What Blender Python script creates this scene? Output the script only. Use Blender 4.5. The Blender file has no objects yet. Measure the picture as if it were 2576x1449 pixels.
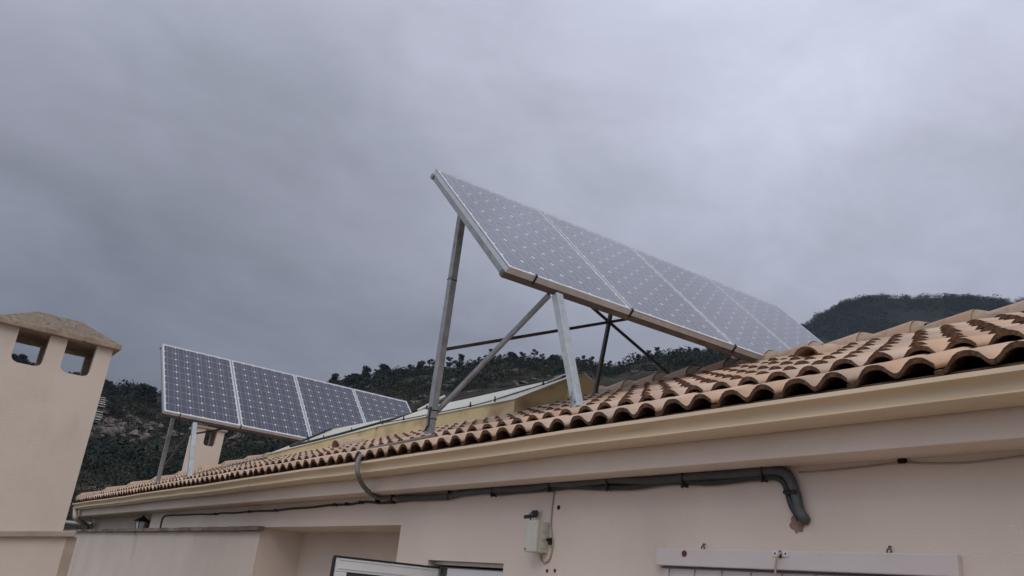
import bpy, math, random
import numpy as np
from mathutils import Vector, Matrix
random.seed(7); rng = np.random.default_rng(11)
R_ = math.radians
scn = bpy.context.scene
COL = scn.collection

# ------------------------------------------------------------------ camera
PITCH, ROLL, HEAD, FPX = R_(20.71), R_(5.79), R_(54.86), 2057.0     # FPX for a 2576 px wide picture
FW = Vector((-math.sin(HEAD)*math.cos(PITCH), math.cos(HEAD)*math.cos(PITCH), math.sin(PITCH)))
RT = FW.cross(Vector((0, 0, 1))).normalized(); UP = RT.cross(FW)
CR = math.cos(ROLL)*RT + math.sin(ROLL)*UP
CU = -math.sin(ROLL)*RT + math.cos(ROLL)*UP
cam_d = bpy.data.cameras.new('camera'); cam = bpy.data.objects.new('camera', cam_d); COL.objects.link(cam)
m = Matrix.Identity(4)
for i in range(3):
    m[i][0], m[i][1], m[i][2] = CR[i], CU[i], -FW[i]
cam.matrix_world = m
cam_d.sensor_width = 36; cam_d.lens = 36*FPX/2576; cam_d.clip_start = .05; cam_d.clip_end = 12000
scn.camera = cam
def ray(px, py): return CR*(px-1288) - CU*(py-724) + FW*FPX
def at(px, py, Y): r = ray(px, py); return r*(Y/r.y)          # point of the place on the plane Y
def atX(px, py, X): r = ray(px, py); return r*(X/r.x)

# ------------------------------------------------------------------ world
HAZE = .00011
world = bpy.data.worlds.new('World'); scn.world = world; world.use_nodes = True
wn, wl = world.node_tree.nodes, world.node_tree.links; wn.clear()
def N(nodes, t, **k):
    n = nodes.new(t)
    for a, b in k.items(): setattr(n, a, b)
    return n
wout = N(wn, 'ShaderNodeOutputWorld'); wbg = N(wn, 'ShaderNodeBackground'); wl.new(wbg.outputs[0], wout.inputs[0])
wbg.inputs[1].default_value = .13
SUN_AZ, SUN_EL = R_(132), R_(46)     # azimuth measured from +Y towards +X
sky = N(wn, 'ShaderNodeTexSky', sky_type='NISHITA', sun_disc=False, sun_elevation=SUN_EL, sun_rotation=SUN_AZ)
tc = N(wn, 'ShaderNodeTexCoord'); sep = N(wn, 'ShaderNodeSeparateXYZ'); wl.new(tc.outputs['Generated'], sep.inputs[0])
def wm(op, a, b=None, clamp=False):
    n = N(wn, 'ShaderNodeMath', operation=op); n.use_clamp = clamp
    for i, v in enumerate((a, b)):
        if v is None: continue
        if isinstance(v, (int, float)): n.inputs[i].default_value = v
        else: wl.new(v, n.inputs[i])
    return n.outputs[0]
zup = wm('MAXIMUM', sep.outputs[2], 0.0)
den = wm('ADD', zup, .22)
cx = wm('DIVIDE', sep.outputs[0], den); cy = wm('DIVIDE', sep.outputs[1], den)
cmb = N(wn, 'ShaderNodeCombineXYZ'); wl.new(cx, cmb.inputs[0]); wl.new(cy, cmb.inputs[1])
def wnoise(scale, detail, rough, dist, off):
    mp = N(wn, 'ShaderNodeMapping'); mp.inputs['Location'].default_value = off; mp.inputs['Rotation'].default_value = (0, 0, .6)
    mp.inputs['Scale'].default_value = (1, .78, 1)
    wl.new(cmb.outputs[0], mp.inputs[0])
    n = N(wn, 'ShaderNodeTexNoise'); n.inputs['Scale'].default_value = scale; n.inputs['Detail'].default_value = detail
    n.inputs['Roughness'].default_value = rough; n.inputs['Distortion'].default_value = dist
    wl.new(mp.outputs[0], n.inputs[0]); return n.outputs[0]
n1 = wnoise(.85, 4, .5, .3, (3.1, 1.7, 0)); n2 = wnoise(2.6, 5, .55, .4, (7.3, 2.2, 4))
def dotdir(az, el):
    d = (math.sin(R_(az))*math.cos(R_(el)), math.cos(R_(az))*math.cos(R_(el)), math.sin(R_(el)))
    n = N(wn, 'ShaderNodeVectorMath', operation='DOT_PRODUCT'); n.inputs[1].default_value = d
    wl.new(tc.outputs['Generated'], n.inputs[0]); return n.outputs['Value']
def lobe(az, el, p): return wm('POWER', wm('MAXIMUM', dotdir(az, el), 0.0), p)
# broad luminance of the cloud deck: darker towards the left horizon, thin bright cloud to the right, brighter overhead
L = wm('ADD', .30, wm('MULTIPLY', lobe(-36, 34, 9), 1.15))
L = wm('ADD', L, wm('MULTIPLY', lobe(-55, 62, 6), .30))
L = wm('ADD', L, wm('MULTIPLY', lobe(-86, 42, 7), .36))
L = wm('ADD', L, wm('MULTIPLY', lobe(75, 45, 1.6), .9))
L = wm('ADD', L, wm('MULTIPLY', lobe(175, 38, 1.3), 1.9))
L = wm('ADD', L, wm('MULTIPLY', zup, .35))
L = wm('MULTIPLY', L, wm('ADD', .60, wm('MULTIPLY', n1, .80)))
L = wm('MULTIPLY', L, wm('ADD', .66, wm('MULTIPLY', n2, .68)))
n3 = wnoise(7.5, 6, .6, .6, (2.3, 5.2, 9)); L = wm('MULTIPLY', L, wm('ADD', .86, wm('MULTIPLY', n3, .28)))
hue = N(wn, 'ShaderNodeMix', data_type='RGBA'); wl.new(wnoise(.7, 2, .5, 0, (1, 8, 2)), hue.inputs[0])
hue.inputs[6].default_value = (2.56, 2.54, 3.12, 1); hue.inputs[7].default_value = (2.30, 2.62, 3.06, 1)
cl = N(wn, 'ShaderNodeVectorMath', operation='SCALE'); wl.new(hue.outputs[2], cl.inputs[0]); wl.new(L, cl.inputs[3])
mx = N(wn, 'ShaderNodeMix', data_type='RGBA'); mx.inputs[0].default_value = .96
wl.new(sky.outputs[0], mx.inputs[6]); wl.new(cl.outputs[0], mx.inputs[7]); wl.new(mx.outputs[2], wbg.inputs[0])

sun_d = bpy.data.lights.new('sun', 'SUN'); sun_d.energy = 1.0; sun_d.angle = R_(40); sun_d.color = (1, .90, .78)
sun = bpy.data.objects.new('sun', sun_d); COL.objects.link(sun)
sd = Vector((math.sin(SUN_AZ)*math.cos(SUN_EL), math.cos(SUN_AZ)*math.cos(SUN_EL), math.sin(SUN_EL)))
sun.rotation_euler = sd.to_track_quat('Z', 'Y').to_euler()
scn.view_settings.view_transform = 'Standard'; scn.view_settings.look = 'None'
scn.view_settings.exposure = 0; scn.view_settings.gamma = 1; scn.view_settings.use_curve_mapping = False
scn.render.engine = 'CYCLES'

# ------------------------------------------------------------------ materials
def mat(name, c1, c2=None, rough=.6, scale=6, detail=5, metal=0, bump=0, bscale=None, spec=.5, contrast=(.35, .65),
        coord='Object', isl=0, rnd=0, stain=None, sscale=(1, 1, 1), attr=None, roughvar=0):
    M = bpy.data.materials.new(name); M.use_nodes = True; n, l = M.node_tree.nodes, M.node_tree.links
    b = n['Principled BSDF']; b.inputs['Roughness'].default_value = rough; b.inputs['Metallic'].default_value = metal
    b.inputs['Specular IOR Level'].default_value = spec
    t = N(n, 'ShaderNodeTexCoord'); mp = N(n, 'ShaderNodeMapping'); mp.inputs['Scale'].default_value = sscale
    l.new(t.outputs[coord], mp.inputs[0]); co = mp.outputs[0]
    c2 = c2 or tuple(x*.8 for x in c1)
    ns = N(n, 'ShaderNodeTexNoise'); ns.inputs['Scale'].default_value = scale; ns.inputs['Detail'].default_value = detail
    ns.inputs['Roughness'].default_value = .6; l.new(co, ns.inputs[0])
    rp = N(n, 'ShaderNodeMapRange'); rp.inputs[1].default_value, rp.inputs[2].default_value = contrast; l.new(ns.outputs[0], rp.inputs[0])
    mxn = N(n, 'ShaderNodeMix', data_type='RGBA'); l.new(rp.outputs[0], mxn.inputs[0])
    mxn.inputs[6].default_value = (*c1, 1); mxn.inputs[7].default_value = (*c2, 1); out = mxn.outputs[2]
    if stain:
        sc, col, lo, hi = stain[:4]
        s = N(n, 'ShaderNodeTexNoise'); s.inputs['Scale'].default_value = sc; s.inputs['Detail'].default_value = 6
        if len(stain) > 4:
            m2 = N(n, 'ShaderNodeMapping'); m2.inputs['Scale'].default_value = stain[4]; l.new(t.outputs[coord], m2.inputs[0]); l.new(m2.outputs[0], s.inputs[0])
        else: l.new(co, s.inputs[0])
        r2 = N(n, 'ShaderNodeMapRange'); r2.inputs[1].default_value, r2.inputs[2].default_value = lo, hi; l.new(s.outputs[0], r2.inputs[0])
        m3 = N(n, 'ShaderNodeMix', data_type='RGBA'); l.new(r2.outputs[0], m3.inputs[0]); l.new(out, m3.inputs[6]); m3.inputs[7].default_value = (*col, 1); out = m3.outputs[2]
    if isl or rnd:
        g = N(n, 'ShaderNodeNewGeometry'); oi = N(n, 'ShaderNodeObjectInfo')
        ad = N(n, 'ShaderNodeMath', operation='ADD'); l.new(g.outputs['Random Per Island'], ad.inputs[0]); l.new(oi.outputs['Random'], ad.inputs[1])
        fr = N(n, 'ShaderNodeMath', operation='FRACT'); l.new(ad.outputs[0], fr.inputs[0])
        amt = isl or rnd
        hs = N(n, 'ShaderNodeHueSaturation'); v = N(n, 'ShaderNodeMapRange'); v.inputs[3].default_value = 1-amt; v.inputs[4].default_value = 1+amt*.7
        l.new(fr.outputs[0], v.inputs[0]); l.new(v.outputs[0], hs.inputs['Value'])
        sfr = N(n, 'ShaderNodeMath', operation='MULTIPLY'); l.new(fr.outputs[0], sfr.inputs[0]); sfr.inputs[1].default_value = 7.31
        sf2 = N(n, 'ShaderNodeMath', operation='FRACT'); l.new(sfr.outputs[0], sf2.inputs[0])
        sv = N(n, 'ShaderNodeMapRange'); sv.inputs[3].default_value = 1-amt*1.6; sv.inputs[4].default_value = 1.08; l.new(sf2.outputs[0], sv.inputs[0])
        l.new(sv.outputs[0], hs.inputs['Saturation']); l.new(out, hs.inputs['Color']); out = hs.outputs[0]
    if attr:
        a = N(n, 'ShaderNodeAttribute'); a.attribute_name = attr
        m4 = N(n, 'ShaderNodeMix', data_type='RGBA', blend_type='MULTIPLY'); m4.inputs[0].default_value = 1; l.new(out, m4.inputs[6]); l.new(a.outputs[0], m4.inputs[7]); out = m4.outputs[2]
    l.new(out, b.inputs['Base Color'])
    if roughvar:
        rv = N(n, 'ShaderNodeMapRange'); rv.inputs[3].default_value = rough-roughvar; rv.inputs[4].default_value = rough+roughvar; l.new(ns.outputs[0], rv.inputs[0]); l.new(rv.outputs[0], b.inputs['Roughness'])
    if bump:
        bn = N(n, 'ShaderNodeTexNoise'); bn.inputs['Scale'].default_value = bscale or scale*4; bn.inputs['Detail'].default_value = 4; l.new(co, bn.inputs[0])
        bp = N(n, 'ShaderNodeBump'); bp.inputs['Strength'].default_value = bump; bp.inputs['Distance'].default_value = .01; l.new(bn.outputs[0], bp.inputs['Height']); l.new(bp.outputs[0], b.inputs['Normal'])
    return M
M = {}
M['plaster'] = mat('painted_plaster', (.71, .62, .53), (.66, .57, .49), .85, 1.6, 6, bump=.3, bscale=140, spec=.2, stain=(1.2, (.55, .475, .41), .60, .92, (1.4, 1, .7)))
M['plaster_dirty'] = mat('weathered_plaster', (.70, .61, .525), (.64, .555, .475), .9, 1.8, 7, bump=.35, bscale=120, spec=.2, stain=(1.1, (.50, .42, .34), .58, .85, (2, 2, 1)))
M['stain'] = mat('stained_plaster', (.46, .37, .29), (.38, .31, .24), .9, 5, 6, bump=.3, bscale=120, spec=.2)
M['brickish'] = mat('exposed_render', (.36, .235, .185), (.24, .15, .115), .95, 40, 6, bump=.8, bscale=120, spec=.1)
M['eave'] = mat('eave_gap_filler', (.20, .13, .09), (.12, .08, .06), .95, 20, 6, bump=.6, spec=.1)  # brown tone painted in to lift the shaded gap under the eave tiles
M['coping'] = mat('dirty_coping', (.29, .225, .175), (.15, .115, .09), .9, 5, 7, bump=.4, spec=.2, stain=(4, (.42, .36, .29), .55, .75))
M['coping_light'] = mat('light_coping', (.44, .38, .32), (.34, .29, .25), .9, 6, 6, bump=.3, spec=.2)
M['cream'] = mat('cream_aluminium', (.67, .54, .365), (.62, .50, .34), .38, 2.5, 4, spec=.5, sscale=(.6, 3, 3), roughvar=.08, stain=(2.5, (.50, .39, .26), .58, .8, (1, 8, 8)))
M['tile'] = mat('clay_tile', (.60, .425, .30), (.52, .365, .26), .8, 9, 6, bump=.22, bscale=70, spec=.25, rnd=.16, stain=(16, (.42, .29, .21), .62, .8))
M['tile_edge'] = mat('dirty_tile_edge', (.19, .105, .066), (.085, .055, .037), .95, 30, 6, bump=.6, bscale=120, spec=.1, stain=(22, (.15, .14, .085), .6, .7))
M['ridge'] = mat('ridge_clay', (.52, .36, .255), (.44, .305, .22), .85, 7, 6, bump=.3, bscale=60, spec=.2, rnd=.14, stain=(11, (.26, .19, .14), .6, .8))
M['mortar'] = mat('mortar', (.40, .31, .23), (.28, .215, .16), .95, 22, 7, bump=.9, bscale=60, spec=.1, stain=(60, (.08, .06, .05), .66, .72))
M['dark'] = mat('dark_void', (.03, .022, .018), rough=.95, spec=.1)
M['galv'] = mat('galvanised_steel', (.33, .35, .36), (.25, .27, .28), .5, 18, 6, metal=.35, bump=.1, roughvar=.1, stain=(5, (.20, .19, .18), .58, .75))
M['galv_light'] = mat('bright_galvanised_steel', (.50, .55, .57), (.42, .46, .48), .48, 22, 6, metal=.3, bump=.1, roughvar=.1, stain=(7, (.36, .37, .37), .58, .75))
M['steel_dark'] = mat('weathered_dark_steel', (.085, .085, .09), (.06, .055, .055), .6, 14, 5, metal=.2, stain=(9, (.11, .085, .065), .58, .7))
M['steel_brown'] = mat('shade_brown_beam_steel', (.125, .105, .092), (.085, .072, .064), .6, 10, 6, metal=.2, stain=(6, (.17, .115, .075), .55, .72))  # brown of the shaded underside is put into the colour, with rusty mottling
M['alu'] = mat('module_frame_aluminium', (.60, .62, .63), (.52, .54, .55), .35, 12, 3, metal=.4)
M['back'] = mat('white_backsheet_under_glass', (.62, .64, .66), (.58, .6, .62), .09, 3, 2, spec=.5)
M['yellow'] = mat('weathered_yellow_paint', (.64, .53, .29), (.56, .46, .25), .6, 2.2, 6, bump=.15, bscale=30, stain=(2.6, (.33, .215, .11), .52, .74, (1, 1, 1.6)))
M['yellow_lit'] = mat('lit_yellow_paint', (.68, .57, .27), (.60, .50, .25), .5, 3, 4)  # brighter copy of the yellow, light on the end face put into the colour
M['sheet'] = mat('cream_sheet', (.66, .65, .52), (.60, .60, .49), .35, 1.5, 4, spec=.5, stain=(2.2, (.50, .47, .36), .58, .8))
M['black'] = mat('black_plastic', (.014, .015, .016), rough=.45)
M['conduit'] = mat('grey_conduit', (.085, .095, .098), (.065, .072, .075), .55, 30, 3, bump=.15)
M['conduit_roof'] = mat('sun_faded_conduit', (.19, .175, .16), (.15, .14, .125), .6, 30, 3, bump=.15)
M['conduit_dark'] = mat('black_conduit', (.03, .033, .035), (.022, .024, .026), .5, 20, 3)
M['cable_w'] = mat('painted_cable', (.40, .32, .27), rough=.6)
M['white'] = mat('white_pvc', (.66, .66, .66), (.61, .61, .61), .4, 5, 3)
M['board'] = mat('white_board', (.62, .56, .54), (.58, .53, .51), .5, 4, 4)
M['box'] = mat('grey_plastic_box', (.52, .53, .46), (.47, .48, .41), .5, 6, 4, stain=(9, (.36, .34, .26), .6, .8))
M['red'] = mat('red_plastic', (.18, .02, .03), rough=.5)
M['maroon'] = mat('maroon_plastic', (.10, .022, .025), rough=.5)
M['chimcap'] = mat('concrete_cap', (.30, .245, .185), (.185, .15, .12), .95, 26, 7, bump=.8, bscale=80, spec=.1, stain=(34, (.09, .075, .06), .60, .72))
M['chimrim'] = mat('cap_rim', (.42, .34, .25), (.28, .22, .17), .9, 12, 7, bump=.5, bscale=80, spec=.1, stain=(18, (.14, .10, .08), .6, .72))
M['pipe'] = mat('pale_downpipe', (.40, .38, .32), (.34, .32, .27), .5, 6, 3)
M['glass'] = mat('window_glass', (.10, .095, .09), (.12, .11, .10), .06, 2, 2, spec=.7)
M['lantern'] = mat('black_iron', (.012, .014, .013), rough=.5)
M['leaf'] = mat('pine_foliage', (.022, .031, .020), (.013, .020, .015), .85, .35, 3, spec=.2, attr='tint')
M['scrub'] = mat('scrub_foliage', (.030, .034, .021), (.018, .024, .016), .9, .08, 3, spec=.15, attr='tint')
M['bark'] = mat('bark', (.06, .045, .035), rough=.95)
M['hill'] = mat('rocky_hillside', (.046, .040, .030), (.026, .027, .021), .95, .07, 8, spec=.1, stain=(.20, (.17, .14, .115), .60, .68))
M['farhill'] = mat('wooded_hillside', (.020, .024, .020), (.014, .018, .016), .95, .03, 7, spec=.1, stain=(.05, (.055, .046, .038), .60, .7))
M['rock'] = mat('limestone', (.19, .16, .135), (.11, .092, .075), .95, .8, 6, bump=.5, bscale=6, spec=.1, isl=.3)
M['ground'] = mat('dry_ground', (.10, .085, .06), (.06, .06, .04), .95, .1, 6, spec=.1)
M['floor'] = mat('terrace_tiles', (.34, .25, .19), (.27, .20, .155), .7, 3, 5)
# solar cell: mono-crystalline blue-black under glass, printed busbars
C = bpy.data.materials.new('solar_cell'); C.use_nodes = True; n, l = C.node_tree.nodes, C.node_tree.links; b = n['Principled BSDF']
t = N(n, 'ShaderNodeTexCoord'); sx = N(n, 'ShaderNodeSeparateXYZ'); l.new(t.outputs['Object'], sx.inputs[0])
ab = N(n, 'ShaderNodeMath', operation='ABSOLUTE'); l.new(sx.outputs[0], ab.inputs[0])
su = N(n, 'ShaderNodeMath', operation='SUBTRACT'); l.new(ab.outputs[0], su.inputs[0]); su.inputs[1].default_value = .039
a2 = N(n, 'ShaderNodeMath', operation='ABSOLUTE'); l.new(su.outputs[0], a2.inputs[0])
lt = N(n, 'ShaderNodeMath', operation='LESS_THAN'); l.new(a2.outputs[0], lt.inputs[0]); lt.inputs[1].default_value = .0014
oi = N(n, 'ShaderNodeObjectInfo'); c0 = N(n, 'ShaderNodeMix', data_type='RGBA'); l.new(oi.outputs['Random'], c0.inputs[0])
c0.inputs[6].default_value = (.026, .024, .050, 1); c0.inputs[7].default_value = (.034, .031, .058, 1)
c1 = N(n, 'ShaderNodeMix', data_type='RGBA'); l.new(lt.outputs[0], c1.inputs[0]); l.new(c0.outputs[2], c1.inputs[6]); c1.inputs[7].default_value = (.30, .31, .34, 1)
l.new(c1.outputs[2], b.inputs['Base Color']); b.inputs['Roughness'].default_value = .09; b.inputs['IOR'].default_value = 1.5; b.inputs['Coat Weight'].default_value = .32; b.inputs['Coat Roughness'].default_value = .04
M['cell'] = C

# ------------------------------------------------------------------ mesh helpers
class MB:
    def __init__(s): s.v, s.f, s.m = [], [], []
    def poly(s, pts, mi=0):
        i = len(s.v); s.v += [tuple(p) for p in pts]; s.f.append(tuple(range(i, i+len(pts)))); s.m.append(mi)
    def add(s, vs, fs, mi=0):
        i = len(s.v); s.v += [tuple(p) for p in vs]; s.f += [tuple(j+i for j in f) for f in fs]; s.m += [mi]*len(fs) if isinstance(mi, int) else list(mi)
        return s
    def hexa(s, c, mi=0):   # 8 corners: bottom 4 ccw, top 4 ccw
        return s.add(c, [(0, 3, 2, 1), (4, 5, 6, 7), (0, 1, 5, 4), (1, 2, 6, 5), (2, 3, 7, 6), (3, 0, 4, 7)], mi)
    def box(s, x0, x1, y0, y1, z0, z1, mi=0):
        return s.hexa([(x0, y0, z0), (x1, y0, z0), (x1, y1, z0), (x0, y1, z0), (x0, y0, z1), (x1, y0, z1), (x1, y1, z1), (x0, y1, z1)], mi)
    def beam(s, p, q, w, h, up=(0, 0, 1), mi=0):
        p, q = Vector(p), Vector(q); d = (q-p).normalized(); a = d.cross(Vector(up)).normalized(); u = a.cross(d)
        c = []
        for e in (p, q): c += [e-a*w/2-u*h/2, e+a*w/2-u*h/2, e+a*w/2+u*h/2, e-a*w/2+u*h/2]
        return s.add(c, [(0, 1, 2, 3), (4, 7, 6, 5), (0, 4, 5, 1), (1, 5, 6, 2), (2, 6, 7, 3), (3, 7, 4, 0)], mi)
    def tube(s, pts, r, n=8, mi=0, caps=True):
        pts = [Vector(p) for p in pts]; rs = r if isinstance(r, (list, tuple)) else [r]*len(pts); base = len(s.v); ref = None
        for k, p in enumerate(pts):
            d = (pts[min(k+1, len(pts)-1)]-pts[max(k-1, 0)]).normalized()
            if ref is None: ref = d.orthogonal().normalized()
            ref = (ref-d*ref.dot(d)).normalized(); o = d.cross(ref)
            s.v += [tuple(p+(ref*math.cos(a)+o*math.sin(a))*rs[k]) for a in [2*math.pi*j/n for j in range(n)]]
        for k in range(len(pts)-1):
            for j in range(n):
                a, c = base+k*n+j, base+k*n+(j+1) % n; s.f.append((a, c, c+n, a+n)); s.m.append(mi)
        if caps:
            s.f.append(tuple(range(base+n-1, base-1, -1))); s.m.append(mi); e = base+(len(pts)-1)*n; s.f.append(tuple(range(e, e+n))); s.m.append(mi)
        return s
    def extrude(s, prof, axis_from, axis_to, mi=0, closed=True):   # prof: (y,z) list extruded along X
        n = len(prof); a = [(axis_from, y, z) for y, z in prof]; c = [(axis_to, y, z) for y, z in prof]
        rngk = range(n) if closed else range(n-1)
        s.add(a+c, [(j, (j+1) % n, (j+1) % n+n, j+n) for j in rngk], mi)
        if closed: s.add(a, [tuple(range(n))], mi); s.add(c, [tuple(range(n-1, -1, -1))], mi)
        return s
    def mesh(s, name, mats, smooth=False):
        me = bpy.data.meshes.new(name); me.from_pydata(s.v, [], s.f)
        for x in mats: me.materials.append(M[x])
        me.polygons.foreach_set('material_index', s.m)
        if smooth: me.polygons.foreach_set('use_smooth', [True]*len(s.f))
        me.update(); return me
    def build(s, name, mats, parent=None, smooth=False, bevel=0, recalc=True):
        if isinstance(mats, str): mats = [mats]
        me = s.mesh(name, mats, smooth)
        if recalc:
            import bmesh
            bm = bmesh.new(); bm.from_mesh(me); bmesh.ops.recalc_face_normals(bm, faces=bm.faces); bm.to_mesh(me); bm.free()
        o = bpy.data.objects.new(name, me); COL.objects.link(o)
        if parent: o.parent = parent
        if bevel:
            bv = o.modifiers.new('bevel', 'BEVEL'); bv.width = bevel; bv.segments = 2; bv.limit_method = 'ANGLE'
        return o
def smooth_angle(o):
    o.data.set_sharp_from_angle(angle=R_(40)); o.data.polygons.foreach_set('use_smooth', [True]*len(o.data.polygons))
def thing(name, label, cat, loc=(0, 0, 0), group=None):
    o = bpy.data.objects.new(name, None); o.empty_display_size = .1; COL.objects.link(o); o['label'] = label; o['category'] = cat
    o.location = loc
    if group: o['group'] = group
    return o
def tag(o, label=None, cat=None, group=None, kind=None):
    for k, v in (('label', label), ('category', cat), ('group', group), ('kind', kind)):
        if v: o[k] = v
    return o
def inst(name, me, parent, mw=None):
    o = bpy.data.objects.new(name, me); COL.objects.link(o); o.parent = parent
    if mw is not None: o.matrix_local = mw
    return o
def bez(pts, n=8):      # Catmull-Rom through points
    P = [Vector(p) for p in pts]; P = [P[0]*2-P[1]]+P+[P[-1]*2-P[-2]]; out = []
    for i in range(1, len(P)-2):
        for k in range(n):
            t = k/n; a, b_, c, d = P[i-1], P[i], P[i+1], P[i+2]
            out.append(.5*((2*b_)+(c-a)*t+(2*a-5*b_+4*c-d)*t*t+(3*b_-a-3*c+d)*t**3))
    out.append(P[-2]); return out

# ------------------------------------------------------------------ ground, hills
def struct(o, **k): return tag(o, kind='structure')
mb = MB(); mb.poly([(-1590, -390, -7), (690, -390, -7), (690, 1590, -7), (-1590, 1590, -7)]); struct(mb.build('ground', 'ground'))
mb = MB(); mb.box(-6.9, 4, -5, 2.74, -2.1, -1.88); struct(mb.build('terrace_floor', 'floor'))

def vnoise(x, y, seed=0):       # cheap smooth value noise
    xi, yi = np.floor(x).astype(int), np.floor(y).astype(int); xf, yf = x-xi, y-yi
    u, v = xf*xf*(3-2*xf), yf*yf*(3-2*yf)
    def h(a, b_):
        n_ = (a*374761393 + b_*668265263 + seed*1442695041) & 0x7fffffff; n_ = ((n_ ^ (n_ >> 13))*1274126177) & 0x7fffffff
        return ((n_ ^ (n_ >> 16)) & 0xffff)/65535.0
    return (h(xi, yi)*(1-u)+h(xi+1, yi)*u)*(1-v)+(h(xi, yi+1)*(1-u)+h(xi+1, yi+1)*u)*v
def fbm(x, y, o=4, seed=0): return sum(vnoise(x*2**i, y*2**i, seed+i)/2**(i+1) for i in range(o))
NEAR = [(-140, .10), (-110, .15), (-95, .165), (-90, .178), (-86.6, .184), (-85, .186), (-82.8, .178), (-80.9, .176), (-78.8, .178), (-77.6, .177), (-73.7, .190), (-66.5, .222), (-65, .232), (-63.8, .240), (-62.2, .248),
        (-59.7, .262), (-58, .266), (-56.9, .272), (-54.4, .280), (-51.2, .284), (-48.3, .285), (-46.6, .284), (-43.8, .300), (-40.4, .304), (-36, .297), (-30, .27), (-20, .22), (0, .16), (30, .08)]
FAR = [(-50, .26), (-42, .30), (-37.2, .328), (-35.5, .331), (-34.1, .341), (-32.9, .355), (-31.8, .365), (-31, .373), (-29.8, .3755), (-28.9, .376), (-27, .3735), (-25.6, .3735), (-23.8, .3685), (-22.3, .3635), (-20.7, .358), (-18, .348), (-8, .30), (10, .2), (30, .1)]
def hillfn(PR, R, r0, base, seed, amp):
    az0 = np.array([p[0] for p in PR]); el0 = np.array([p[1] for p in PR])
    def z(az, r):
        zr = np.interp(az, az0, el0)*R; t = np.clip((r-r0)/(R-r0), 0, 2)
        up = base+(zr-base)*np.power(np.clip(t, 0, 1), 1.25); dn = zr-(r-R)*.35
        h = np.where(r <= R, up, dn); x, y = r*np.sin(np.radians(az)), r*np.cos(np.radians(az))
        w = np.clip(t*3, 0, 1)*np.clip(np.abs(R-r)/(R*.12), .12, 1)
        return h+(fbm(x/(R*.11)+50, y/(R*.11)+50, 5, seed)-.48)*amp*w
    return z
def hillmesh(name, fn, a0, a1, na, r0, r1, nr, mt):
    az = np.linspace(a0, a1, na); r = np.linspace(r0, r1, nr); A, Rr = np.meshgrid(az, r); Z = fn(A, Rr)
    V = np.stack([Rr*np.sin(np.radians(A)), Rr*np.cos(np.radians(A)), Z], -1).reshape(-1, 3)
    i = np.arange(nr-1)[:, None]*na+np.arange(na-1)[None, :]; F = np.stack([i, i+na, i+na+1, i+1], -1).reshape(-1, 4)
    me = bpy.data.meshes.new(name); me.from_pydata(V.tolist(), [], F.tolist()); me.materials.append(M[mt]); me.polygons.foreach_set('use_smooth', [True]*len(F))
    o = bpy.data.objects.new(name, me); COL.objects.link(o); return tag(o, kind='structure')
RN, RF = 280., 900.
znear = hillfn(NEAR, RN, 30, -9, 3, 16); zfar = hillfn(FAR, RF, 330, -9, 9, 40)
hillmesh('hill', znear, -140, 30, 420, 30, 420, 110, 'hill')
hillmesh('distant_hill', zfar, -50, 30, 260, 330, 1250, 70, 'farhill')

# ------------------------------------------------------------------ foliage
def leafcloud(centres, radii, nq, size, flat=.8, up=.3):
    """leaf quads spread through ellipsoid volumes; returns verts (N*4,3)"""
    cs = np.repeat(centres, nq, 0); rr = np.repeat(radii, nq, 0); n_ = len(cs)
    d = rng.normal(size=(n_, 3)); d /= np.linalg.norm(d, axis=1)[:, None]; rad = rng.uniform(.35, 1, n_)**.6
    p = cs+d*rad[:, None]*rr*np.array([1, 1, flat])
    nv = d+rng.normal(size=(n_, 3))*.6+np.array([0, 0, up]); nv /= np.linalg.norm(nv, axis=1)[:, None]
    t1 = np.cross(nv, rng.normal(size=(n_, 3))); t1 /= np.linalg.norm(t1, axis=1)[:, None]; t2 = np.cross(nv, t1)
    sz = np.repeat(size, nq)*rng.uniform(.6, 1.3, n_)
    a, b_ = t1*sz[:, None], t2*sz[:, None]*rng.uniform(.5, 1, n_)[:, None]
    return np.stack([p-a, p-b_*.9, p+a, p+b_], 1).reshape(-1, 3)
def quadmesh(name, V, tint, mt):
    n_ = len(V)//4; me = bpy.data.meshes.new(name); me.vertices.add(n_*4); me.vertices.foreach_set('co', V.astype(np.float32).ravel())
    me.loops.add(n_*4); me.loops.foreach_set('vertex_index', np.arange(n_*4, dtype=np.int32)); me.polygons.add(n_)
    me.polygons.foreach_set('loop_start', np.arange(0, n_*4, 4, dtype=np.int32)); me.update(calc_edges=True); me.materials.append(M[mt])
    ca = me.color_attributes.new('tint', 'FLOAT_COLOR', 'POINT'); c = np.ones((n_*4, 4), np.float32); c[:, :3] = np.repeat(tint, 4, 0); ca.data.foreach_set('color', c.ravel())
    return me
def tint(n_, k, lo=.6, hi=1.5, warm=.25):
    v = rng.uniform(lo, hi, n_); w = rng.uniform(-warm, warm, n_); c = np.stack([v*(1+w), v, v*(1-w*.5)], 1); return np.repeat(c, k, 0)
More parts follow.
